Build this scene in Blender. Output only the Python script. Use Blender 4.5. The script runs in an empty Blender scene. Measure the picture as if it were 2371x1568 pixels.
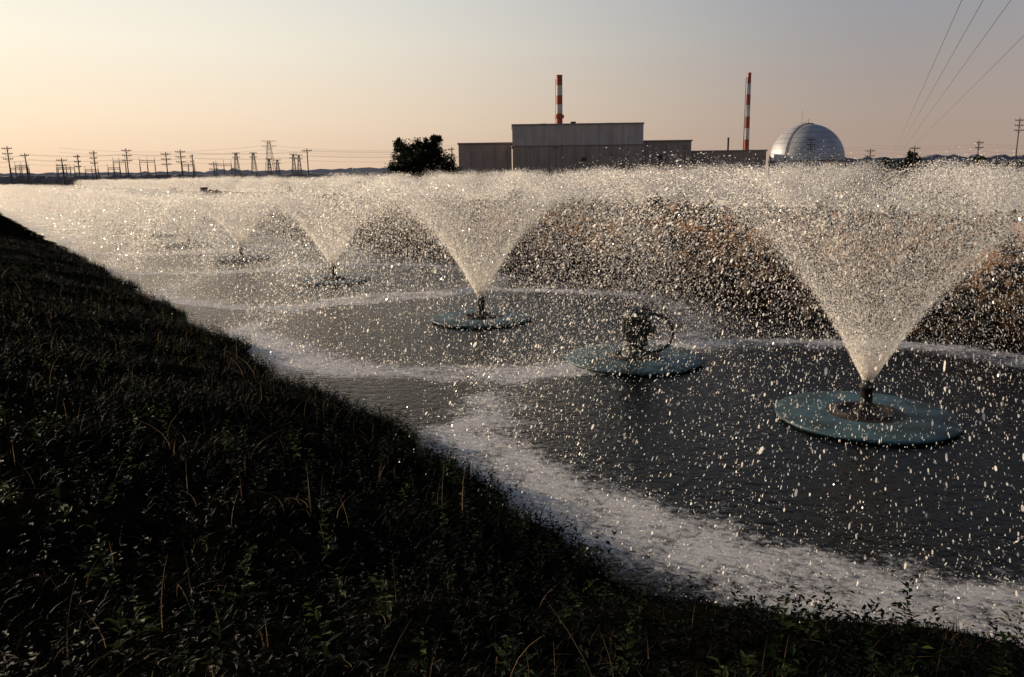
import bpy, math, random
import numpy as np
from mathutils import Vector, Matrix
random.seed(3)
rng = np.random.default_rng(11)
scene = bpy.context.scene
scene.view_settings.view_transform = 'Standard'
scene.view_settings.look = 'None'
scene.view_settings.exposure = 0
COL = scene.collection

# ------------------------------------------------------------------ materials
def new_mat(name):
    m = bpy.data.materials.new(name); m.use_nodes = True
    nt = m.node_tree
    return m, nt, nt.nodes, nt.links, nt.nodes['Principled BSDF']

def simple(name, col, rough=0.7, metal=0.0, var=0.25, scale=3.0, bump=0.0, spec=0.5, bscale=None, col2=None, shade_wet=None):
    m, nt, N, L, b = new_mat(name)
    tc = N.new('ShaderNodeTexCoord')
    nz = N.new('ShaderNodeTexNoise'); nz.inputs['Scale'].default_value = scale
    nz.inputs['Detail'].default_value = 6
    L.new(tc.outputs['Object'], nz.inputs['Vector'])
    r = N.new('ShaderNodeValToRGB')
    r.color_ramp.elements[0].position = 0.36; r.color_ramp.elements[1].position = 0.64
    r.color_ramp.elements[0].color = (*[c*(1-var) for c in (col2 or col)], 1)
    r.color_ramp.elements[1].color = (*[min(1, c*(1+var)) for c in col], 1)
    L.new(nz.outputs['Fac'], r.inputs['Fac'])
    out = r.outputs['Color']
    if shade_wet: out = shade_wet_dark(N, L, tc, out)
    L.new(out, b.inputs['Base Color'])
    b.inputs['Roughness'].default_value = rough
    b.inputs['Metallic'].default_value = metal
    b.inputs['Specular IOR Level'].default_value = spec
    if bump > 0:
        n2 = N.new('ShaderNodeTexNoise'); n2.inputs['Scale'].default_value = bscale or scale*4
        L.new(tc.outputs['Object'], n2.inputs['Vector'])
        bp = N.new('ShaderNodeBump'); bp.inputs['Strength'].default_value = bump; bp.inputs['Distance'].default_value = .03
        L.new(n2.outputs['Fac'], bp.inputs['Height'])
        L.new(bp.outputs['Normal'], b.inputs['Normal'])
    return m

def shade_wet_dark(N, L, tc, src):
    """lower-bank shade painted into rock and soil colour by height, plus waterline wetness"""
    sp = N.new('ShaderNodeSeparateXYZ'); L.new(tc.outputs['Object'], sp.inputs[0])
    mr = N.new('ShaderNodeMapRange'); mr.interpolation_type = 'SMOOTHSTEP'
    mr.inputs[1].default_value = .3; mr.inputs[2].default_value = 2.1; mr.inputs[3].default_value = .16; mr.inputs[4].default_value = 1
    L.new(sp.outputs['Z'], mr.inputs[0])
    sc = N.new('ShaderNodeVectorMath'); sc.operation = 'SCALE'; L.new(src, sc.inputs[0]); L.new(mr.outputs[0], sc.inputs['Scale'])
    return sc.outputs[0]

def leafy(name, c1, c2, scale=1.5, trans=0.3):
    m, nt, N, L, b = new_mat(name)
    tc = N.new('ShaderNodeTexCoord')
    nz = N.new('ShaderNodeTexNoise'); nz.inputs['Scale'].default_value = scale; nz.inputs['Detail'].default_value = 4
    L.new(tc.outputs['Object'], nz.inputs['Vector'])
    r = N.new('ShaderNodeValToRGB')
    r.color_ramp.elements[0].position = 0.40; r.color_ramp.elements[1].position = 0.68
    r.color_ramp.elements[0].color = (*c1, 1); r.color_ramp.elements[1].color = (*c2, 1)
    L.new(nz.outputs['Fac'], r.inputs['Fac'])
    L.new(r.outputs['Color'], b.inputs['Base Color'])
    b.inputs['Roughness'].default_value = 0.6
    b.inputs['Specular IOR Level'].default_value = 0.08
    tr = N.new('ShaderNodeBsdfTranslucent'); L.new(r.outputs['Color'], tr.inputs['Color'])
    mx = N.new('ShaderNodeMixShader'); mx.inputs['Fac'].default_value = trans
    L.new(b.outputs[0], mx.inputs[1]); L.new(tr.outputs[0], mx.inputs[2])
    L.new(mx.outputs[0], N['Material Output'].inputs['Surface'])
    return m

def drops_mat():
    m, nt, N, L, b = new_mat('water_drops')
    b.inputs['Base Color'].default_value = (0.95, 0.94, 0.92, 1)
    b.inputs['Roughness'].default_value = 0.15
    tr = N.new('ShaderNodeBsdfTranslucent'); tr.inputs['Color'].default_value = (1.0, 0.96, 0.89, 1)
    mx = N.new('ShaderNodeMixShader'); mx.inputs['Fac'].default_value = 0.65
    L.new(b.outputs[0], mx.inputs[1]); L.new(tr.outputs[0], mx.inputs[2])
    L.new(mx.outputs[0], N['Material Output'].inputs['Surface'])
    return m
M_DROP = drops_mat()

# ------------------------------------------------------------------ mesh helpers
def mesh_np(name, V, F, mats, smooth=False, midx=None):
    me = bpy.data.meshes.new(name)
    V = np.asarray(V, dtype=np.float32); F = np.asarray(F, dtype=np.int32)
    k = F.shape[1]
    me.vertices.add(len(V)); me.vertices.foreach_set('co', V.ravel())
    me.loops.add(F.size); me.loops.foreach_set('vertex_index', F.ravel())
    me.polygons.add(len(F))
    me.polygons.foreach_set('loop_start', np.arange(0, F.size, k, dtype=np.int32))
    me.polygons.foreach_set('use_smooth', np.full(len(F), smooth))
    for m in mats: me.materials.append(m)
    if midx is not None: me.polygons.foreach_set('material_index', np.asarray(midx, dtype=np.int32))
    me.update(calc_edges=True)
    return me

def add_obj(name, me, parent=None, loc=(0, 0, 0), rotz=0):
    o = bpy.data.objects.new(name, me); COL.objects.link(o)
    o.location = loc; o.rotation_euler = (0, 0, rotz)
    if parent: o.parent = parent
    return o

def empty(name, loc=(0, 0, 0), rotz=0):
    o = bpy.data.objects.new(name, None); COL.objects.link(o)
    o.location = loc; o.rotation_euler = (0, 0, rotz); o.empty_display_size = 0.5
    return o

class MB:
    def __init__(s): s.v = []; s.f = []; s.m = []; s.sm = []
    def _add(s, vs, fs, mat, sm=False):
        o = len(s.v); s.v += [tuple(x) for x in vs]
        for f in fs: s.f.append([i+o for i in f]); s.m.append(mat); s.sm.append(sm)
    def box(s, x0, x1, y0, y1, z0, z1, mat=0):
        vs = [(x0,y0,z0),(x1,y0,z0),(x1,y1,z0),(x0,y1,z0),(x0,y0,z1),(x1,y0,z1),(x1,y1,z1),(x0,y1,z1)]
        s._add(vs, [(0,3,2,1),(4,5,6,7),(0,1,5,4),(1,2,6,5),(2,3,7,6),(3,0,4,7)], mat)
    def cyl(s, p0, p1, r0, r1=None, n=8, mat=0, sm=True, cap=True):
        if r1 is None: r1 = r0
        p0 = Vector(p0); p1 = Vector(p1); d = (p1-p0).normalized()
        a = d.orthogonal().normalized(); b = d.cross(a)
        vs = []
        for p, r in ((p0, r0), (p1, r1)):
            for i in range(n):
                t = 2*math.pi*i/n; vs.append(p + (a*math.cos(t)+b*math.sin(t))*r)
        s._add(vs, [(i, (i+1) % n, n+(i+1) % n, n+i) for i in range(n)], mat, sm)
        if cap:
            s._add(vs[:n], [tuple(range(n))[::-1]], mat); s._add(vs[n:], [tuple(range(n))], mat)
    def lathe(s, prof, n=32, c=(0, 0, 0), mat=0, sm=True):
        vs = []
        for r, z in prof:
            for i in range(n):
                t = 2*math.pi*i/n; vs.append((c[0]+r*math.cos(t), c[1]+r*math.sin(t), c[2]+z))
        fs = []
        for j in range(len(prof)-1):
            for i in range(n):
                fs.append((j*n+i, j*n+(i+1) % n, (j+1)*n+(i+1) % n, (j+1)*n+i))
        s._add(vs, fs, mat, sm)
    def tube(s, pts, r, n=6, mat=0):
        for a, b in zip(pts[:-1], pts[1:]): s.cyl(a, b, r, r, n, mat, True, False)
    def mesh(s, name, mats):
        me = bpy.data.meshes.new(name); me.from_pydata(s.v, [], s.f)
        for m in mats: me.materials.append(m)
        me.polygons.foreach_set('material_index', s.m); me.polygons.foreach_set('use_smooth', s.sm)
        me.update(); return me
    def obj(s, name, mats, parent=None, loc=(0, 0, 0), rotz=0):
        return add_obj(name, s.mesh(name, mats), parent, loc, rotz)

# ------------------------------------------------------------------ canal frame
C0 = np.array([-0.86, 22.2]); T = np.array([-0.569, 0.822]); NN = np.array([0.822, 0.569])
def xy(t, n):
    return C0[0]+t*T[0]+n*NN[0], C0[1]+t*T[1]+n*NN[1]
def vnoise(x, y, seed=0):
    r = np.random.default_rng(seed); out = 0
    for k in range(5):
        a = r.uniform(0, 6.28, 4); f = r.uniform(0.7, 1.4, 4)
        out = out + np.sin(x*f[0]+a[0]+1.3*np.sin(y*f[1]+a[1]))*np.sin(y*f[2]+a[2]+1.3*np.sin(x*f[3]+a[3]))
    return out/2.5
def sstep(x, a, b):
    u = np.clip((x-a)/(b-a), 0, 1); return u*u*(3-2*u)
def shore(t):
    s = -6.75+0.22*np.sin(t*0.9+1)+0.12*np.sin(t*2.3)+0.06*np.sin(t*5.1)
    s = s+0.35*np.exp(-((t+9.3)/2.0)**2)-0.6*sstep(-t, 11.5, 13.4)
    return s+np.where(t < -13.3, (-13.3-t)*0.90, 0)
def ground_z(t, n):
    d = shore(t)-n
    near = np.where(d > 0, 2.75*(1-np.exp(-np.clip(d, 0, 60)*0.15)), d*0.8)
    near = near + sstep(d, 0.3, 2)*(0.08*vnoise(t*1.6, n*1.6, 1)+0.03*vnoise(t*4, n*4, 2))*np.where(d < 30, 1, 0.3)
    near = np.clip(near, -0.8, 5)
    up = sstep(n, 6.9, 11.5)*2.75-0.25; dn = (1-sstep(n, 14, 18.5))*2.75-0.25
    dyke = np.where(n < 13, up, dn)
    dyke = np.where((n > 6.9) & (n < 18.5), dyke+0.22*vnoise(t*1.1, n*1.3, 3)+0.08*vnoise(t*4, n*4, 4), -0.8)
    far = np.where(n > 31.5, sstep(n, 31.5, 36)*2.2-0.2+0.1*vnoise(t*.3, n*.3, 5), -0.8)
    return np.where(n < 0, near, np.where(n < 25, dyke, far))
def grid(ts, ns):
    Tt, Nn = np.meshgrid(ts, ns, indexing='ij')
    X, Y = xy(Tt, Nn)
    a = np.arange(len(ts)*len(ns)).reshape(len(ts), len(ns))
    F = np.stack([a[:-1, :-1], a[:-1, 1:], a[1:, 1:], a[1:, :-1]], -1).reshape(-1, 4)
    return Tt, Nn, X, Y, F

ts = np.concatenate([[-6000, -2500, -1000, -400, -150, -80, -50], np.arange(-40, -24, 1), np.arange(-24, 30, .2), np.arange(30, 80, .6), np.arange(80, 200, 2.5), np.arange(200, 620, 15), [800, 1200, 2000, 3500, 7000]])
ns = np.concatenate([[-6000, -2500, -1000, -400, -150, -70, -40, -28], np.arange(-22, -.9, .2), [0, 3, 6.0], np.arange(6.6, 19, .3), [20, 24, 27, 30], np.arange(31, 38, .5), [40, 50, 70, 100, 150, 250, 400, 700, 1200, 2500, 7000]])
Tt, Nn, X, Y, F = grid(ts, ns)
Z = ground_z(Tt, Nn)
V = np.stack([X, Y, Z], -1).reshape(-1, 3)
F = F[:, ::-1]
m, nt, N, L, b = new_mat('ground_soil')
at = N.new('ShaderNodeAttribute'); at.attribute_name = 'kind'
tc = N.new('ShaderNodeTexCoord')
n1 = N.new('ShaderNodeTexNoise'); n1.inputs['Scale'].default_value = 2.2; n1.inputs['Detail'].default_value = 8
n2 = N.new('ShaderNodeTexNoise'); n2.inputs['Scale'].default_value = 0.7; n2.inputs['Detail'].default_value = 6
for q in (n1, n2): L.new(tc.outputs['Object'], q.inputs['Vector'])
def ramp(cols, src):
    r = N.new('ShaderNodeValToRGB'); e = r.color_ramp.elements
    e[0].position = .32; e[0].color = (*cols[0], 1); e[1].position = .68; e[1].color = (*cols[1], 1)
    L.new(src, r.inputs['Fac']); return r.outputs['Color']
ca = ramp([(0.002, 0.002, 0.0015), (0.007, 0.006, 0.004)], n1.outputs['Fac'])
cb = shade_wet_dark(N, L, tc, ramp([(0.03, 0.017, 0.010), (0.24, 0.125, 0.055)], n1.outputs['Fac']))
cc = ramp([(0.05, 0.045, 0.025), (0.13, 0.10, 0.06)], n2.outputs['Fac'])
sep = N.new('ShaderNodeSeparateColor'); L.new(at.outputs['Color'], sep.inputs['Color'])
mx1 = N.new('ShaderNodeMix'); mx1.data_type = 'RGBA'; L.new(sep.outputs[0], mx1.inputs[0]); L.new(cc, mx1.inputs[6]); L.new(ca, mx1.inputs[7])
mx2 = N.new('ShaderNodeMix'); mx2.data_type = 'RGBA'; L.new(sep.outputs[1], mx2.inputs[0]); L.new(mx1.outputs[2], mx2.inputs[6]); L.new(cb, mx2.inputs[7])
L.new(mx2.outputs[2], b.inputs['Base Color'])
b.inputs['Roughness'].default_value = 1; b.inputs['Specular IOR Level'].default_value = 0
n3 = N.new('ShaderNodeTexNoise'); n3.inputs['Scale'].default_value = 6; n3.inputs['Detail'].default_value = 8; L.new(tc.outputs['Object'], n3.inputs['Vector'])
bp = N.new('ShaderNodeBump'); bp.inputs['Strength'].default_value = .8; bp.inputs['Distance'].default_value = .15
L.new(n3.outputs['Fac'], bp.inputs['Height']); L.new(bp.outputs['Normal'], b.inputs['Normal'])
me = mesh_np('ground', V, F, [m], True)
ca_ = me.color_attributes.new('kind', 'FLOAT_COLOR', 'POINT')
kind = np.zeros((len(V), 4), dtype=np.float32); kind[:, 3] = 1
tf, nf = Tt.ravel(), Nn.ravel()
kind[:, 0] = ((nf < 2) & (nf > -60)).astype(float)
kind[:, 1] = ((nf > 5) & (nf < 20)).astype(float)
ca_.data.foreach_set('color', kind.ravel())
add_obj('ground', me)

# ------------------------------------------------------------------ fountains layout
row1 = [(-11.7, 0), (0, 0), (10.9, 0.1), (22.4, -0.1), (33.5, -0.1), (43.7, 0), (51.6, 0)]
t = 62.0
while t < 260: row1.append((t, 0.0)); t += 10.8
row2 = []
t = -24.0
while t < 270: row2.append((t, 25.0)); t += 10.6
allf = np.array(row1+row2)
PUMP = (-6.3, -0.05)

# ------------------------------------------------------------------ water
ts = np.concatenate([np.arange(-60, -26, 2), np.arange(-26, 30, .2), np.arange(30, 90, .5), np.arange(90, 290, 1.2), np.arange(290, 620, 15)])
ns = np.concatenate([np.arange(-12.5, -9, .7), np.arange(-9, 9, .2), np.arange(9, 17, 2.), np.arange(17, 34, .4)])
Tt, Nn, X, Y, F = grid(ts, ns)
foam = np.zeros_like(Tt)
for (ft, fn) in allf:
    r = np.hypot(Tt-ft, Nn-fn)
    ang = np.arctan2(Nn-fn, Tt-ft)
    rr = r+0.25*np.sin(ang*3+ft)+0.12*np.sin(ang*7+2*ft)+.15*vnoise(Tt*2.2, Nn*2.2, 7)
    f = np.where(rr > 6.3, np.exp(-((rr-6.3)/.65)**2), np.exp(-((6.3-rr)/1.5)**2))
    f = f*(0.86+.10*np.sin(ang*2+ft*1.7)+.08*vnoise(Tt*1.5, Nn*1.5, 8))
    f = f+.22*np.exp(-((r-1.75)/.35)**2)
    f = np.maximum(f, .34*(r < 6.3))
    foam = np.maximum(foam, f)+0.2*np.minimum(foam, f)
r = np.hypot(Tt-5.0, Nn+.2); foam = np.maximum(foam, 0.9*np.exp(-(r/1.0)**2))
d = Nn-shore(Tt)
foam = np.clip(foam, 0, 1)+0.55*np.exp(-(np.clip(d-.35, 0, 9)/0.8)**1.5)*(Tt < 4)
foam = np.clip(foam, 0, 1)
V = np.stack([X, Y, np.zeros_like(X)], -1).reshape(-1, 3)
m, nt, N, L, b = new_mat('canal_water')
tc = N.new('ShaderNodeTexCoord'); at = N.new('ShaderNodeAttribute'); at.attribute_name = 'foam'
a1 = N.new('ShaderNodeTexNoise'); a1.inputs['Scale'].default_value = 8; a1.inputs['Detail'].default_value = 9; a1.inputs['Roughness'].default_value = .82
a2 = N.new('ShaderNodeTexNoise'); a2.inputs['Scale'].default_value = 1.6; a2.inputs['Detail'].default_value = 4
for q in (a1, a2): L.new(tc.outputs['Object'], q.inputs['Vector'])
def mathn(op, a, bb, clamp=False):
    x = N.new('ShaderNodeMath'); x.operation = op; x.use_clamp = clamp
    for i, s in enumerate((a, bb)):
        if isinstance(s, (int, float)): x.inputs[i].default_value = s
        else: L.new(s, x.inputs[i])
    return x.outputs[0]
nsum = mathn('ADD', mathn('MULTIPLY', a1.outputs['Fac'], .75), mathn('MULTIPLY', a2.outputs['Fac'], .25))
th = mathn('SUBTRACT', mathn('MULTIPLY', at.outputs['Fac'], .36), .735)
fm = mathn('MULTIPLY', mathn('ADD', nsum, th), 7.5, True)
foamb = N.new('ShaderNodeBsdfDiffuse'); foamb.inputs['Color'].default_value = (.80, .80, .82, 1)
b.inputs['Base Color'].default_value = (.003, .003, .003, 1); b.inputs['Roughness'].default_value = .05
b.inputs['IOR'].default_value = 1.33; b.inputs['Specular IOR Level'].default_value = .16
w1 = N.new('ShaderNodeTexNoise'); w1.inputs['Scale'].default_value = 5; w1.inputs['Detail'].default_value = 5; w1.inputs['Roughness'].default_value = .55
L.new(tc.outputs['Object'], w1.inputs['Vector'])
bp = N.new('ShaderNodeBump'); bp.inputs['Strength'].default_value = 1; bp.inputs['Distance'].default_value = .045
L.new(w1.outputs['Fac'], bp.inputs['Height']); L.new(bp.outputs['Normal'], b.inputs['Normal'])
bp2 = N.new('ShaderNodeBump'); bp2.inputs['Strength'].default_value = 1; bp2.inputs['Distance'].default_value = .12
L.new(nsum, bp2.inputs['Height']); L.new(bp2.outputs['Normal'], foamb.inputs['Normal'])
mx = N.new('ShaderNodeMixShader'); L.new(fm, mx.inputs['Fac']); L.new(b.outputs[0], mx.inputs[1]); L.new(foamb.outputs[0], mx.inputs[2])
L.new(mx.outputs[0], N['Material Output'].inputs['Surface'])
me = mesh_np('canal_water', V, F[:, ::-1], [m], True)
fa = me.attributes.new('foam', 'FLOAT', 'POINT'); fa.data.foreach_set('value', foam.ravel().astype(np.float32))
add_obj('canal_water', me)

# ------------------------------------------------------------------ spray: every drop is a thin translucent flake of water
def unit(a): return a/np.maximum(np.linalg.norm(a, axis=1, keepdims=True), 1e-9)
def spray_mesh(name, n, seed, med, sig, elong, hexa=True, vzmax=7.95, vs_=.05, inner=.26, early=1.5, tsd=1.4, tilt=64):
    g = np.random.default_rng(seed)
    n1 = int(n*.91); n2 = n-n1
    kindr = g.random(n1)
    th = np.where(kindr > inner, g.normal(tilt, tsd, n1), g.uniform(tilt+1, 84, n1))
    th = np.radians(np.clip(th, 50, 86))
    az = g.uniform(0, 2*np.pi, n1)
    G = 9.81; z0 = .62
    vz = vzmax*(1-g.exponential(vs_, n1)*.7+.012*g.normal(0, 1, n1))*(1+.02*np.sin(az*9+seed)+.02*np.sin(az*4+1)+.015*np.sin(az*17))
    vz = np.maximum(vz, 5)
    vr = vz/np.tan(th)
    Tf = (vz+np.sqrt(vz**2+2*G*z0))/G
    tt = Tf*g.random(n1)**early
    r = .06+vr*tt
    P = np.stack([r*np.cos(az), r*np.sin(az), z0+vz*tt-.5*G*tt*tt], 1)
    P += g.normal(0, 1, (n1, 3))*(.006+.16*(tt/Tf)**1.4)[:, None]*np.array([1, 1, .8])
    P[:, 2] = np.maximum(P[:, 2], .02)
    Vv = np.stack([vr*np.cos(az), vr*np.sin(az), vz-G*tt], 1)+g.normal(0, .8, (n1, 3))
    sz = med*np.exp(g.normal(0, sig, n1))*(.65+.6*np.minimum(tt/Tf*1.6, 1))
    rr = g.normal(6.2, .7, n2); a2 = g.uniform(0, 2*np.pi, n2)
    P2 = np.stack([rr*np.cos(a2), rr*np.sin(a2), g.exponential(.11, n2)+.02], 1)
    V2 = g.normal(0, 1, (n2, 3)); s2 = med*.9*np.exp(g.normal(0, sig, n2))
    P = np.concatenate([P, P2]); Vv = np.concatenate([Vv, V2]); sz = np.concatenate([sz, s2])
    k = len(P)
    a = unit(Vv); q = unit(np.cross(a, g.normal(0, 1, (k, 3))))
    el = g.uniform(1, elong, k)
    s = sz[:, None]; A = a*s*el[:, None]; Bq = q*s
    if hexa:
        vs = np.stack([P+A, P+.5*A+.87*Bq, P-.5*A+.87*Bq, P-A, P-.5*A-.87*Bq, P+.5*A-.87*Bq], 1).reshape(-1, 3); kk = 6
    else:
        vs = np.stack([P+A, P+Bq, P-A, P-Bq], 1).reshape(-1, 3); kk = 4
    return mesh_np(name, vs, np.arange(k*kk).reshape(-1, kk), [M_DROP], False)
near_a = spray_mesh('spray_near_a', 240000, 1, .0040, .45, 2.8, True, 8.15, .08, .26, 1.55)
near_b = spray_mesh('spray_near_b', 200000, 2, .0054, .42, 2.4, True, 7.9, .06, .24, 1.5)
mid_a = spray_mesh('spray_mid_a', 130000, 3, .0095, .35, 2.0, False, 7.0, .05, .16, 1.4, 1.2, 60)
mid_b = spray_mesh('spray_mid_b', 130000, 4, .0120, .35, 2.0, False, 8.1, .08, .25, 1.2)

M_BLUE = simple('blue_fibreglass_float', (.060, .120, .140), .5, 0, .25, 1.6, .15, .25, col2=(.035, .055, .055))
M_DARK = simple('wet_dark_steel', (.030, .025, .02), .4, .3, .4, 8, .3)
M_GRIME = simple('float_grime', (.04, .03, .022), .5, 0, .5, 5, .3, .25)
def float_part(mb, R=1.42):
    mb.lathe([(R-.12, -.12), (R-.06, .0), (R-.04, .025), (R, .035), (R, .065), (R-.03, .08), (R*.62, .09), (.62, .10)], 64, mat=0)
    mb.lathe([(.62, .10), (.46, .11), (.46, .14), (.42, .14), (.40, .09), (.18, .085)], 48, mat=2)
def aerator_base():
    mb = MB(); float_part(mb)
    mb.lathe([(.20, .08), (.20, .12), (.10, .13), (.09, .50), (.13, .51), (.13, .56), (.085, .57), (.10, .64), (.06, .66), (0.0, .64)], 24, mat=1)
    for i in range(8):
        a = i*math.pi/4; mb.cyl((.16*math.cos(a), .16*math.sin(a), .11), (.16*math.cos(a), .16*math.sin(a), .155), .018, n=6, mat=1)
    for i in range(4):
        a = i*math.pi/2+.4
        mb.cyl((.09*math.cos(a), .09*math.sin(a), .26), (.30*math.cos(a), .30*math.sin(a), .10), .012, n=6, mat=1)
    return mb.mesh('aerator_base', [M_BLUE, M_DARK, M_GRIME])
base_me = aerator_base()
for i, (ft, fn) in enumerate(row1+row2):
    x, y = xy(ft, fn)
    e = empty('fountain', (x, y, 0), random.uniform(0, 6.28))
    add_obj('float_and_nozzle', base_me, e)
    if i == 0: sm = near_a
    elif i in (1, 2): sm = near_b
    else: sm = mid_a if i < len(row1) else mid_b
    o = add_obj('water_spray', sm, e)
    if i >= len(row1): o.scale = (1, 1, random.uniform(.95, 1.08))
    elif i == 2: o.scale = (1, 1, .95)
    elif i > 2: o.scale = (1, 1, random.uniform(.96, 1.06))

px_, py_ = xy(*PUMP)
e = empty('floating_pump', (px_, py_, 0))
mb = MB(); float_part(mb, 1.5); mb.obj('float', [M_BLUE, M_DARK, M_GRIME], e)
M_MOT = simple('pump_motor_paint', (.045, .05, .038), .5, .2, .5, 6, .3)
mb = MB()
mb.lathe([(.30, .08), (.30, .16), (.20, .18), (.18, .30), (.27, .34), (.27, .40), (.24, .42), (.25, .92), (.28, .94), (.28, 1.0), (.24, 1.06), (.14, 1.14), (.0, 1.16)], 32)
for i in range(22):
    a = 2*math.pi*i/22; c, s = math.cos(a), math.sin(a)
    mb.cyl((.26*c, .26*s, .44), (.26*c, .26*s, .90), .016, n=4)
mb.box(.24, .42, -.10, .10, .55, .78)
mb.cyl((.30, 0, .78), (.30, 0, .86), .05, n=10)
for sgn in (-1, 1):
    mb.cyl((sgn*.16, 0, 1.08), (sgn*.16, 0, 1.17), .02, n=6); mb.cyl((sgn*.16, -.05, 1.17), (sgn*.16, .05, 1.17), .025, n=6)
mb.cyl((.10, -.02, 1.10), (.33, -.02, 1.12), .03, n=6)
mb.obj('motor_housing', [M_MOT], e)
mb = MB()
pts = [(.28, -.05, 1.02)]
for k in range(17):
    a = math.radians(95-k*13.5); pts.append((.36+.44*math.cos(a), -.08, .60+.42*math.sin(a)))
mb.tube(pts, .034, 8); mb.obj('power_hose', [simple('black_rubber', (.012, .012, .012), .5)], e)

# ------------------------------------------------------------------ riprap
def rocks(n, seed):
    g = np.random.default_rng(seed)
    import bmesh
    bm = bmesh.new(); bmesh.ops.create_icosphere(bm, subdivisions=1, radius=1)
    bv = np.array([v.co[:] for v in bm.verts]); bf = np.array([[v.index for v in f.verts] for f in bm.faces]); bm.free()
    t = g.uniform(-28, 70, n); nn_ = g.uniform(7.0, 12.5, n)
    x, y = xy(t, nn_); z = ground_z(t, nn_)
    s = .10*np.exp(g.normal(0, .5, n))
    sc = s[:, None]*g.uniform(.6, 1.3, (n, 3)); an = g.uniform(0, 6.28, n)
    v = bv[None]*(1+.25*g.normal(0, 1, (n, len(bv), 1)))*sc[:, None, :]
    vx = v[..., 0]*np.cos(an)[:, None]-v[..., 1]*np.sin(an)[:, None]; vy = v[..., 0]*np.sin(an)[:, None]+v[..., 1]*np.cos(an)[:, None]
    P = np.stack([vx+x[:, None], vy+y[:, None], v[..., 2]+z[:, None]], -1).reshape(-1, 3)
    Fr = (bf[None]+(np.arange(n)*len(bv))[:, None, None]).reshape(-1, 3)
    return mesh_np('riprap', P, Fr, [simple('riprap_rock', (.16, .085, .038), .9, 0, .6, 1.3, col2=(.025, .018, .014), shade_wet=True)], False)
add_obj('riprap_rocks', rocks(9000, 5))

# sluice gate on the dyke, far left
mb = MB()
for sx in (-1.75, 1.75):
    mb.box(sx-.28, sx+.28, -.28, .28, 1.6, 3.0); mb.box(sx-.34, sx+.34, -.34, .34, 3.0, 3.12)
mb.box(-2.9, 2.9, -.12, .12, 1.6, 2.45); mb.box(-1.45, 1.45, -.18, -.13, 2.3, 2.6)
mb.obj('sluice_gate', [simple('weathered_timber', (.05, .03, .02), .9)], loc=(-35.7, 90, 0))

# ------------------------------------------------------------------ near bank vegetation
def blades(name, n, seed, tr, dr, h, w, mat, lean=.5, seg=3, tpow=1.0, clump=True, low=.4):
    g = np.random.default_rng(seed)
    t = tr[0]+(tr[1]-tr[0])*g.random(n)**tpow; d = g.uniform(*dr, n)
    nn_ = shore(t)-d
    if clump:
        keep = vnoise(t*1.3, nn_*1.3, seed+9)+.6*g.random(n) > -.35
        t, nn_ = t[keep], nn_[keep]
    x, y = xy(t, nn_); k = (np.hypot(x, y) > 1.3); x, y, t, nn_ = x[k], y[k], t[k], nn_[k]
    n = len(x); z = ground_z(t, nn_)-.02
    H = g.uniform(*h, n)*(.7+.5*np.clip(vnoise(t*.9, nn_*.9, seed+3), -1, 1)); az = g.uniform(0, 6.28, n); ln = g.random(n)*lean
    H = H*(1-low*sstep(-t, 13.2, 15))
    wa = g.uniform(0, 6.28, n); W = g.uniform(*w, n)
    vs = []
    for i in range(seg+1):
        u = i/seg
        cx = x+np.cos(az)*ln*H*u*u; cy = y+np.sin(az)*ln*H*u*u; cz = z+H*u*(1-.35*ln*u)
        ww = W*(1-u)*.5+W*.04
        vs.append(np.stack([cx-np.cos(wa)*ww, cy-np.sin(wa)*ww, cz], 1)); vs.append(np.stack([cx+np.cos(wa)*ww, cy+np.sin(wa)*ww, cz], 1))
    Vv = np.stack(vs, 1).reshape(-1, 3); q = 2*(seg+1)
    base = np.array([[2*i, 2*i+1, 2*i+3, 2*i+2] for i in range(seg)])
    Fq = (base[None]+(np.arange(n)*q)[:, None, None]).reshape(-1, 4)
    add_obj(name, mesh_np(name, Vv, Fq, [mat], True))
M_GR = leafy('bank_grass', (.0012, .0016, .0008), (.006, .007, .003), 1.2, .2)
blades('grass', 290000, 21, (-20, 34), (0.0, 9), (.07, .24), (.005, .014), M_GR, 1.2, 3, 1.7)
blades('shore_grass', 9000, 23, (-13.5, 40), (-.1, .9), (.12, .48), (.008, .018), M_GR, .8)
blades('dry_grass_stalks', 1100, 22, (-17, 8), (0.6, 7.5), (.2, .8), (.004, .010), leafy('straw', (.02, .013, .008), (.42, .28, .15), 2, .3), 1.7, 5, 1, False, .2)

def weeds(name, n, seed, mat, tr, hr, lf):
    g = np.random.default_rng(seed); vs = []; fs = []
    t = tr[0]+(tr[1]-tr[0])*g.random(n)**1.4; d = np.where(g.random(n) < .25, g.uniform(-.1, .8, n), g.uniform(0, 7, n)); nn_ = shore(t)-d
    x, y = xy(t, nn_); z = ground_z(t, nn_)
    for i in range(n):
        if math.hypot(x[i], y[i]) < 2.2: continue
        if t[i] < -13.3 and d[i] < 1.2: continue
        H = g.uniform(*hr); lx, ly = g.normal(0, .15, 2); nl = int(8+H*40)
        for k in range(nl):
            u = (k+1)/nl; a = g.uniform(0, 6.28); c = np.array([x[i]+lx*u*H*2, y[i]+ly*u*H*2, z[i]+H*u])
            Lf = g.uniform(*lf)*(1.1-.5*u); w = Lf*.2
            dr = np.array([math.cos(a), math.sin(a), g.uniform(-.1, .8)]); sd = np.array([-math.sin(a), math.cos(a), g.uniform(-.3, .3)])
            o = len(vs); vs += [c, c+dr*Lf*.5+sd*w, c+dr*Lf-np.array([0, 0, .2*Lf]), c+dr*Lf*.5-sd*w]; fs.append((o, o+1, o+2, o+3))
    add_obj(name, mesh_np(name, np.array(vs), np.array(fs), [mat]))
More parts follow.
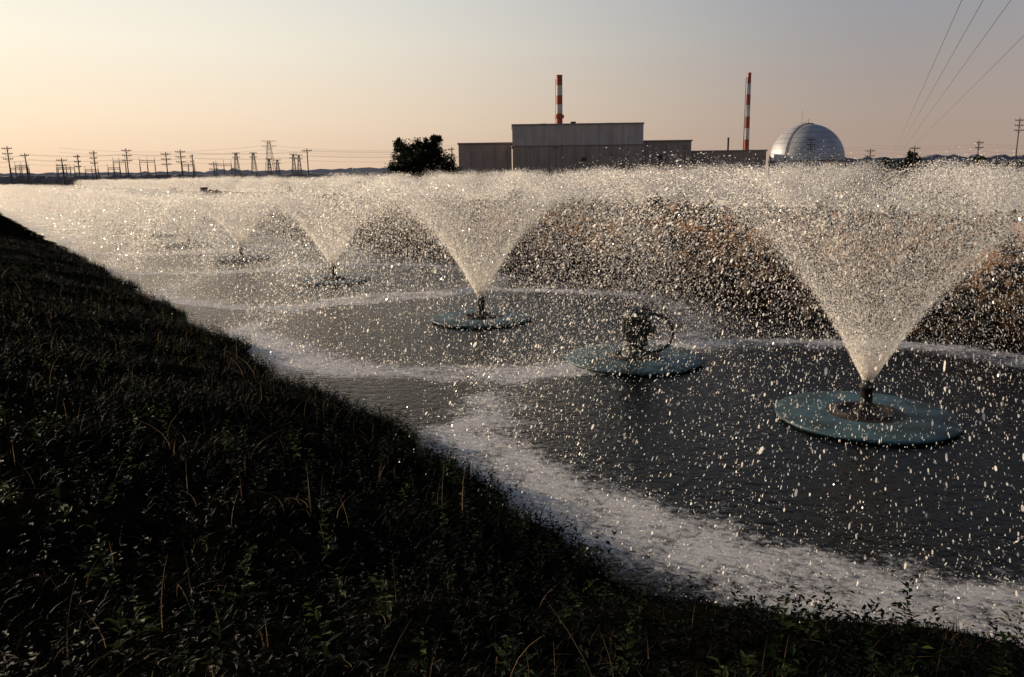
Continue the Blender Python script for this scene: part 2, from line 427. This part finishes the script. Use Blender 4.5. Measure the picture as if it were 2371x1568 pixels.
weeds('leafy_weeds', 5000, 31, leafy('weed_leaves', (.0015, .003, .001), (.010, .015, .005), 2.0, .35), (-17, 26), (.08, .34), (.03, .09))
weeds('sunlit_weeds', 320, 37, leafy('painted_sunlit_leaves', (.01, .02, .006), (.08, .10, .025), 3.0, .4), (-17, 12), (.2, .46), (.05, .12))  # sunlight on scattered leaves painted in as a paler leaf colour

# ------------------------------------------------------------------ trees
M_BARK = simple('bark', (.05, .035, .025), .9)
M_LEAF = leafy('tree_leaves', (.010, .016, .006), (.036, .046, .018), .5, .25)
def tree(name, loc, H, W, blobs, nleaf, leaf, seed):
    g = np.random.default_rng(seed); e = empty(name, loc)
    mb = MB(); mb.cyl((0, 0, -.3), (0, 0, H*.35), H*.035, H*.022, 10)
    for b in blobs:
        p = Vector((b[0]*W, b[1]*W, b[2]*H)); mb.cyl((0, 0, H*.22), p, H*.014, H*.004, 6)
    mb.obj('trunk_and_limbs', [M_BARK], e)
    cs = []
    for b in blobs:
        k = max(3, int(22*b[3]/.2))
        for _ in range(k):
            q = g.normal(0, 1, 3); q /= np.linalg.norm(q); rad = b[3]*W*g.uniform(.3, 1.0)
            cs.append((b[0]*W+q[0]*rad, b[1]*W+q[1]*rad, max(.4, b[2]*H+q[2]*rad*.8), b[3]*W*g.uniform(.18, .38)))
    cs = np.array(cs); idx = g.integers(0, len(cs), nleaf)
    c = cs[idx, :3]+g.normal(0, .55, (nleaf, 3))*cs[idx, 3:4]
    a = unit(g.normal(0, 1, (nleaf, 3))); b2 = unit(np.cross(a, g.normal(0, 1, (nleaf, 3))))
    s = (leaf*g.uniform(.5, 1.2, nleaf))[:, None]
    Vv = np.stack([c-a*s, c+b2*s*.5, c+a*s, c-b2*s*.5], 1).reshape(-1, 3)
    add_obj('foliage', mesh_np('foliage', Vv, np.arange(nleaf*4).reshape(-1, 4), [M_LEAF]), e)
tree('tree', (-21.5, 200, 1.9), 11.8, 16.5, [(-.25, 0, .45, .23), (-.18, .1, .65, .23), (-.02, -.1, .52, .25), (.12, 0, .72, .18), (.1, .1, .55, .23), (.33, 0, .38, .21), (-.36, 0, .3, .17), (.47, .05, .2, .15), (-.33, .1, .80, .12), (0, 0, .25, .25), (.22, 0, .92, .10), (.3, 0, .15, .2), (-.05, 0, .75, .14)], 42000, .28, 1)
small = [(-.2, 0, .45, .25), (.15, .1, .55, .25), (0, 0, .78, .18), (.32, 0, .3, .18), (-.35, 0, .25, .15)]
tree('tree', (148, 300, 1.9), 9.4, 11, small, 8000, .25, 2)
tree('tree', (139, 300, 1.9), 6.8, 11, small, 7000, .25, 3)
tree('tree', (173, 300, 1.9), 7.4, 10, small, 6000, .25, 4)
tree('bush', (205, 500, 1.9), 9.5, 14, small, 5000, .4, 5)

def treeline(name, x0, x1, Y, h, seed, mat, amp=.35, step=3):
    g = np.random.default_rng(seed); xs = np.arange(x0, x1, step); n = len(xs)
    hh = h*(1+amp*vnoise(xs*.012, xs*0, seed)+.10*vnoise(xs*.15, xs*0, seed+1)+g.normal(0, .05, n))
    vs = []
    for k, (dy, f) in enumerate(((-12, 0), (-9, .6), (-3, .92), (4, 1), (30, .9), (60, 0))):
        vs.append(np.stack([xs, np.full(n, Y+dy)+g.normal(0, 2, n), 1.5+hh*f*(1+g.normal(0, .03, n))], 1))
    Vv = np.concatenate(vs); a = np.arange(6*n).reshape(6, n)
    Fq = np.stack([a[:-1, :-1], a[:-1, 1:], a[1:, 1:], a[1:, :-1]], -1).reshape(-1, 4)
    add_obj(name, mesh_np(name, Vv, Fq, [mat], True))
treeline('distant_treeline', -900, -40, 900, 7.5, 1, simple('hazy_trees', (.19, .17, .17), .95, 0, .15, .02), .2)  # distance haze is mixed into the treeline and hill base colours
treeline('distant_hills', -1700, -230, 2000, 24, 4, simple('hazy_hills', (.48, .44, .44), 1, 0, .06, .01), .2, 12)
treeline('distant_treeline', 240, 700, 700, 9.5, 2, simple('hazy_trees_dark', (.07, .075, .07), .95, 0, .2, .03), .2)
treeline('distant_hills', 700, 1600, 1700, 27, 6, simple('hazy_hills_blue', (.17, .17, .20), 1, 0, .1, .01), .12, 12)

# ------------------------------------------------------------------ power plant
def wall_mat(name, col, panel=6.0):
    m, nt, N, L, b = new_mat(name)
    tc = N.new('ShaderNodeTexCoord'); nz = N.new('ShaderNodeTexNoise'); nz.inputs['Scale'].default_value = .12; nz.inputs['Detail'].default_value = 8
    L.new(tc.outputs['Object'], nz.inputs['Vector'])
    mp = N.new('ShaderNodeMapping'); mp.inputs['Scale'].default_value = (.5, .5, .04); L.new(tc.outputs['Object'], mp.inputs['Vector'])
    st = N.new('ShaderNodeTexNoise'); st.inputs['Scale'].default_value = 1; st.inputs['Detail'].default_value = 5; L.new(mp.outputs[0], st.inputs['Vector'])
    ad = N.new('ShaderNodeMath'); ad.operation = 'ADD'; L.new(nz.outputs['Fac'], ad.inputs[0]); L.new(st.outputs['Fac'], ad.inputs[1])
    r = N.new('ShaderNodeValToRGB'); e = r.color_ramp.elements
    e[0].position = .35; e[1].position = .65
    ad2 = N.new('ShaderNodeMath'); ad2.operation = 'MULTIPLY'; ad2.inputs[1].default_value = .5; L.new(ad.outputs[0], ad2.inputs[0])
    e[0].color = (*[c*.78 for c in col], 1); e[1].color = (*[c*1.18 for c in col], 1)
    L.new(ad2.outputs[0], r.inputs['Fac']); L.new(r.outputs[0], b.inputs['Base Color']); b.inputs['Roughness'].default_value = .8
    return m
M_W1 = wall_mat('concrete_lower', (.36, .28, .235)); M_W2 = wall_mat('metal_siding_upper', (.50, .42, .375)); M_TRIM = simple('parapet', (.28, .23, .20), .8)
e = empty('power_plant_building')
def hall(name, x0, x1, y0, y1, h, split=None, step=7.5):
    mb = MB()
    zs = split or h
    mb.box(x0, x1, y0, y1, 1, zs, 0)
    if split: mb.box(x0-.25, x1+.25, y0-.25, y1+.25, zs, h, 1); mb.box(x0-.5, x1+.5, y0-.5, y1+.5, zs-.5, zs-.01, 2)
    mb.box(x0-.6, x1+.6, y0-.6, y1+.6, h, h+.9, 2)
    x = x0+step
    while x < x1-2: mb.box(x-.12, x+.12, y0-.22 if not split else y0-.45, y0-.001 if not split else y0-.251, 1.2 if not split else zs+.02, h-.02, 0 if not split else 1); x += step
    if split:
        x = x0+step
        while x < x1-2: mb.box(x-.15, x+.15, y0-.3, y0-.001, 1.2, zs-.6, 0); x += step
    mb.obj(name, [M_W1, M_W2, M_TRIM], e); return mb
hall('turbine_hall', 2.1, 81.5, 500, 545, 33.3, 21.5)
hall('left_wing', -31.6, 1.4, 508, 540, 23)
hall('right_wing', 82.2, 113, 508, 540, 23)
hall('low_annex', 113.8, 161, 512, 535, 16.5)
mb = MB(); mb.box(38, 41, 505, 508, 34.2, 35.6); mb.box(20, 23, 510, 514, 34.2, 35); mb.box(60, 66, 515, 520, 34.2, 35.2)
mb.cyl((139, 520, 15), (139, 520, 25.5), .6, n=10)
for (xx, y0, z0, z1) in ((44, 499.2, 12, 14), (10, 499.2, 3, 7), (92, 507.4, 12, 15)): mb.box(xx, xx+3, y0-.1, y0+.2, z0, z1)
mb.obj('roof_units_and_doors', [simple('dark_vent', (.06, .05, .05), .8)], e)
M_RED = simple('stack_red', (.36, .07, .035), .6, 0, .15, .3); M_WHT = simple('stack_white', (.62, .58, .54), .6, 0, .12, .3)
def stack(x, y, h, r0, r1, bands, collar=None):
    mb = MB()
    for z0, z1, mi in bands:
        f0 = (z0)/h; f1 = (z1)/h
        mb.cyl((0, 0, z0), (0, 0, z1), r0+(r1-r0)*f0, r0+(r1-r0)*f1, 24, mi, True, z1 == h)
    if collar: mb.cyl((0, 0, collar), (0, 0, collar+2.0), r0*1.35, r0*1.35, 24, 0)
    mb.cyl((0, 0, h), (0, 0, h+.5), r1*1.1, r1*1.1, 24, 0)
    for k in range(3): mb.box(-r0*1.02-.1, -r0*1.02+.15, -.2, .2, 2+k*.1, h-2)
    mb.obj('smokestack', [M_RED, M_WHT], loc=(x, y, 0))
stack(33, 540, 66.5, 2.3, 2.0, [(1, 43, 0), (43, 48.6, 1), (48.6, 54.3, 0), (54.3, 60.5, 1), (60.5, 66.5, 0)], 40)
bz = [1, 10, 17, 24, 31, 38, 45, 51.5, 58, 64]
stack(150.6, 520, 64, 1.9, 1.1, [(bz[i], bz[i+1], (i % 2)) for i in range(8)]+[(58, 64, 0)])

m, nt, N, L, b = new_mat('dome_painted_steel')
tc = N.new('ShaderNodeTexCoord'); sp = N.new('ShaderNodeSeparateXYZ'); L.new(tc.outputs['Object'], sp.inputs[0])
wv = N.new('ShaderNodeMath'); wv.operation = 'MULTIPLY'; wv.inputs[1].default_value = .34; L.new(sp.outputs['Z'], wv.inputs[0])
fr = N.new('ShaderNodeMath'); fr.operation = 'FRACT'; L.new(wv.outputs[0], fr.inputs[0])
gt = N.new('ShaderNodeMath'); gt.operation = 'GREATER_THAN'; gt.inputs[1].default_value = .86; L.new(fr.outputs[0], gt.inputs[0])
nz = N.new('ShaderNodeTexNoise'); nz.inputs['Scale'].default_value = .15; nz.inputs['Detail'].default_value = 7; L.new(tc.outputs['Object'], nz.inputs['Vector'])
r = N.new('ShaderNodeValToRGB'); r.color_ramp.elements[0].position = .3; r.color_ramp.elements[1].position = .7
r.color_ramp.elements[0].color = (.36, .36, .38, 1); r.color_ramp.elements[1].color = (.54, .53, .55, 1); L.new(nz.outputs['Fac'], r.inputs['Fac'])
mx = N.new('ShaderNodeMix'); mx.data_type = 'RGBA'; L.new(gt.outputs[0], mx.inputs[0]); L.new(r.outputs[0], mx.inputs[6]); mx.inputs[7].default_value = (.29, .30, .33, 1)
L.new(mx.outputs[2], b.inputs['Base Color']); b.inputs['Roughness'].default_value = .5; b.inputs['Metallic'].default_value = .3
e2 = empty('containment_dome', (182, 500, 0))
mb = MB(); R = 22.0; zc = 10.0
prof = [(R, 1)]+[(R*math.cos(a), zc+R*math.sin(a)) for a in np.radians(np.linspace(0, 89.5, 40))]
mb.lathe(prof, 72); mb.obj('dome_shell', [m], e2)
mb = MB()
mb.lathe([(R+.05, zc-.6), (R+.5, zc-.6), (R+.5, zc+.3), (R+.05, zc+.3)], 72)
mb.lathe([(3, zc+R-.6), (3.2, zc+R+.3), (0, zc+R+.6)], 24)
mb.cyl((0, 0, zc+R), (0, 0, zc+R+3), .12, n=6); mb.cyl((-4, 0, zc+R-.5), (-4, 0, zc+R+8), .09, n=6)
pts = [(R*1.015*math.cos(a)*math.cos(2.5), -R*1.015*math.cos(a)*math.sin(2.5), zc+R*1.015*math.sin(a)) for a in np.radians(np.linspace(0, 86, 24))]
mb.tube(pts, .22)
pts = [(p[0], p[1], p[2]+1.1) for p in pts]; mb.tube(pts, .06)
mb.obj('rim_and_stair', [simple('dome_trim', (.16, .15, .16), .6)], e2)
mb = MB(); mb.box(0, 10, 0, 6, 1, 8.8, 0); mb.box(-.3, 10.3, -.3, 6.3, 8.8, 9.2, 1); mb.box(2, 4, -.1, .05, 1, 4, 1); mb.box(6, 8, -.1, .05, 4, 6, 1)
mb.obj('utility_shed', [simple('cream_siding', (.62, .50, .33), .7), M_TRIM], loc=(176, 462, 0), rotz=-.9)

# ------------------------------------------------------------------ poles, towers and wires
M_POLE = simple('pole_wood', (.06, .045, .035), .9); M_STEEL = simple('galvanised_steel', (.16, .14, .13), .6, .4)
def pole(x, y, h, arms=2, aw=2.2, r=.17):
    mb = MB(); mb.cyl((0, 0, 1), (0, 0, h), r*1.2, r*.8, 8)
    for k in range(arms):
        z = h-.7-k*1.5; mb.box(-aw/2, aw/2, -r-.12, -r, z-.1, z+.1)
        for sx in (-.46, -.23, .23, .46): mb.cyl((sx*aw, -r-.06, z+.1), (sx*aw, -r-.06, z+.38), .07, n=6)
        mb.cyl((-aw*.3, -r, z), (0, -r, z-.8), .04, n=4); mb.cyl((aw*.3, -r, z), (0, -r, z-.8), .04, n=4)
    mb.obj('utility_pole', [M_POLE], loc=(x, y, 0), rotz=random.uniform(-.9, .9))
def lattice(x, y, h, w, arms, aw, r=.14):
    mb = MB(); lv = 7
    P = lambda k, sx, sy: ((sx*w*(1-.8*k/lv)/2), (sy*w*(1-.8*k/lv)/2), 1+(h-1)*k/lv)
    cs = [(-1, -1), (1, -1), (1, 1), (-1, 1)]
    for k in range(lv):
        for i in range(4):
            a = cs[i]; b_ = cs[(i+1) % 4]
            mb.cyl(P(k, *a), P(k+1, *a), r, n=4, cap=False)
            mb.cyl(P(k, *a), P(k+1, *b_), r*.6, n=4, cap=False); mb.cyl(P(k, *b_), P(k+1, *a), r*.6, n=4, cap=False)
            mb.cyl(P(k+1, *a), P(k+1, *b_), r*.6, n=4, cap=False)
    for i in range(arms):
        z = h-i*h*.12; mb.cyl((-aw/2, 0, z), (aw/2, 0, z), r, n=4); mb.cyl((-aw/2, 0, z), (0, 0, z-h*.06), r*.7, n=4); mb.cyl((aw/2, 0, z), (0, 0, z-h*.06), r*.7, n=4)
        for sx in (-.5, -.25, .25, .5): mb.cyl((sx*aw, 0, z), (sx*aw, 0, z-h*.04), r*.8, n=5)
    mb.obj('transmission_tower', [M_STEEL], loc=(x, y, 0))
for x, y, h, a in [(-147, 240, 14.3, 3), (-148, 250, 12.6, 1), (-137, 250, 11.0, 2), (-132, 250, 12.0, 3), (-127, 250, 13.0, 3), (-117, 250, 13.6, 3), (-105, 250, 12.4, 3), (-100.5, 250, 13.0, 3), (-97, 250, 11.6, 2), (-90.6, 250, 9.2, 2), (-61.8, 250, 12.8, 1), (-17.6, 250, 12.6, 2), (-37, 260, 9, 2), (92, 250, 14.0, 3), (110.5, 250, 10.4, 3), (143.5, 250, 12.4, 2), (156.5, 252, 19, 3), (158.5, 248, 24, 3), (124, 250, 11, 1), (12, 480, 20, 1), (27, 478, 20, 1), (103, 480, 20, 2)]:
    pole(x, y, h, a, 3.0 if y < 300 else 4)
for x, y, h, w, a, aw in [(-150.5, 450, 18, 4, 2, 4), (-141, 450, 18, 4, 2, 4), (-176, 600, 31, 8, 2, 10), (-132.5, 450, 14.5, 3, 1, 3), (-119, 450, 17, 3, 2, 4), (-116, 450, 16.5, 3, 2, 4), (-128, 450, 14, 3, 2, 4)]:
    lattice(x, y, h, w, a, aw, .12)
mb = MB()
g = np.random.default_rng(8)
for cx in (-238, -228, -206, -196, -186, -240, -182, -212, -150, -140):
    y = 400+g.uniform(-20, 30); w = g.uniform(5, 9); h = g.uniform(9, 14)
    for sx in (-w/2, 0, w/2):
        mb.cyl((cx+sx-.5, y, 1), (cx+sx, y, h), .13, n=4); mb.cyl((cx+sx+.5, y, 1), (cx+sx, y, h), .13, n=4); mb.cyl((cx+sx, y, h), (cx+sx, y, h+1.8), .09, n=4)
    mb.cyl((cx-w/2, y, h), (cx+w/2, y, h), .15, n=4); mb.cyl((cx-w/2, y, h-.9), (cx+w/2, y, h-.9), .12, n=4)
    for k in range(8): mb.cyl((cx-w/2+w*k/8, y, h-.9*(k % 2)), (cx-w/2+w*(k+1)/8, y, h-.9*((k+1) % 2)), .07, n=4)
    mb.box(cx-1.5, cx+1.2, y+2, y+4, 1, 4.5); mb.cyl((cx, y+3, 4.5), (cx, y+3, 6.3), .2, n=6)
mb.obj('electrical_substation', [M_STEEL])
M_WIRE = simple('wire', (.03, .03, .03), .6)
def wire(mb, a, b_, sag, r, n=14):
    a = Vector(a); b_ = Vector(b_); pts = []
    for i in range(n+1):
        u = i/n; p = a.lerp(b_, u); p.z -= 4*sag*u*(1-u); pts.append(p)
    mb.tube(pts, r, 5)
mb = MB()
for i, (xn, yn, xf) in enumerate([(27.4, 51, 257.5), (28.7, 51, 259), (30.4, 51, 261), (39.4, 64, 264)]):
    d = (xf-xn)/(550-yn); y0 = 8
    wire(mb, (xn-d*(yn-y0), y0, 14.3), (xf, 550, 12), 0.3, .016, 40)
mb.obj('overhead_power_lines', [M_WIRE])
mb = MB()
for k, z in enumerate((12.2, 12.0, 10.7, 10.5, 9.2)):
    xs = [-175, -147, -117, -100.5, -61.8, -17.6]
    for a, b_ in zip(xs[:-1], xs[1:]): wire(mb, (a, 249+k*.3, z), (b_, 249+k*.3, z-.3), .6, .022)
for z in (12.0, 11.2, 9.8):
    for a, b_ in ((92, 110.5), (110.5, 143.5), (143.5, 175)): wire(mb, (a, 250, z-.6), (b_, 250, z-.8), .7, .014)
for z in (28, 25): wire(mb, (-330, 600, z), (-176, 600, z), 4, .05); wire(mb, (-176, 600, z), (-40, 600, z-2), 4, .05)
mb.obj('distant_power_lines', [M_WIRE])

# ------------------------------------------------------------------ light
SUN_AZ = math.radians(58)
SUN_EL = math.radians(12)
sv = Vector((-math.sin(SUN_AZ)*math.cos(SUN_EL), math.cos(SUN_AZ)*math.cos(SUN_EL), math.sin(SUN_EL)))
ld = bpy.data.lights.new('sun', 'SUN'); ld.energy = 5.0; ld.angle = math.radians(.5); ld.color = (1, .79, .57)
lo = bpy.data.objects.new('sun', ld); COL.objects.link(lo)
lo.rotation_euler = (-sv).to_track_quat('-Z', 'Y').to_euler()
w = bpy.data.worlds.new('World'); scene.world = w; w.use_nodes = True
N = w.node_tree.nodes; L = w.node_tree.links; bg = N['Background']
sk = N.new('ShaderNodeTexSky'); sk.sky_type = 'NISHITA'; sk.sun_disc = False
sk.sun_elevation = SUN_EL; sk.sun_rotation = -SUN_AZ
sk.air_density = 1.0; sk.dust_density = 2.5; sk.ozone_density = 2.0
# hazy dawn atmosphere: Nishita sky veiled by haze that thickens toward the horizon and the sun
tc = N.new('ShaderNodeTexCoord'); sp = N.new('ShaderNodeSeparateXYZ'); L.new(tc.outputs['Generated'], sp.inputs[0])
def rampw(src, pts):
    r = N.new('ShaderNodeValToRGB'); e = r.color_ramp.elements
    e[0].position, e[0].color = pts[0][0], (*pts[0][1], 1); e[1].position, e[1].color = pts[-1][0], (*pts[-1][1], 1)
    for p, c in pts[1:-1]: q = e.new(p); q.color = (*c, 1)
    L.new(src, r.inputs['Fac']); return r.outputs['Color']
away = rampw(sp.outputs['Z'], [(0.0, (.46, .33, .265)), (.07, (.43, .34, .295)), (.14, (.37, .34, .335)), (.26, (.28, .33, .42)), (.5, (.09, .12, .18)), (1.0, (.04, .06, .11))])
sunw = rampw(sp.outputs['Z'], [(0.0, (.90, .64, .45)), (.07, (1.0, .80, .60)), (.15, (1.0, .92, .76)), (.28, (.84, .84, .80)), (.5, (.22, .25, .30)), (1.0, (.05, .07, .12))])
dt = N.new('ShaderNodeVectorMath'); dt.operation = 'DOT_PRODUCT'; L.new(tc.outputs['Generated'], dt.inputs[0])
dt.inputs[1].default_value = (-math.sin(SUN_AZ), math.cos(SUN_AZ), 0)
mr = N.new('ShaderNodeMapRange'); mr.interpolation_type = 'SMOOTHSTEP'; mr.inputs[1].default_value = .08; mr.inputs[2].default_value = .92
L.new(dt.outputs['Value'], mr.inputs[0])
hz = N.new('ShaderNodeMix'); hz.data_type = 'RGBA'; L.new(mr.outputs[0], hz.inputs[0]); L.new(away, hz.inputs[6]); L.new(sunw, hz.inputs[7])
hs = N.new('ShaderNodeVectorMath'); hs.operation = 'SCALE'; hs.inputs['Scale'].default_value = 10; L.new(hz.outputs[2], hs.inputs[0])
fin = N.new('ShaderNodeMix'); fin.data_type = 'RGBA'; fin.inputs[0].default_value = .90
L.new(sk.outputs[0], fin.inputs[6]); L.new(hs.outputs[0], fin.inputs[7])
L.new(fin.outputs[2], bg.inputs['Color']); bg.inputs['Strength'].default_value = .1

# ------------------------------------------------------------------ camera
cd = bpy.data.cameras.new('camera'); cam = bpy.data.objects.new('camera', cd); COL.objects.link(cam)
cd.lens = 28; cd.sensor_width = 36; cd.clip_start = .05; cd.clip_end = 20000
cam.matrix_world = Matrix.Translation((0, 0, 4.0)) @ Matrix.Rotation(math.radians(90-11.6), 4, 'X') @ Matrix.Rotation(math.radians(-.8), 4, 'Z')
scene.camera = cam
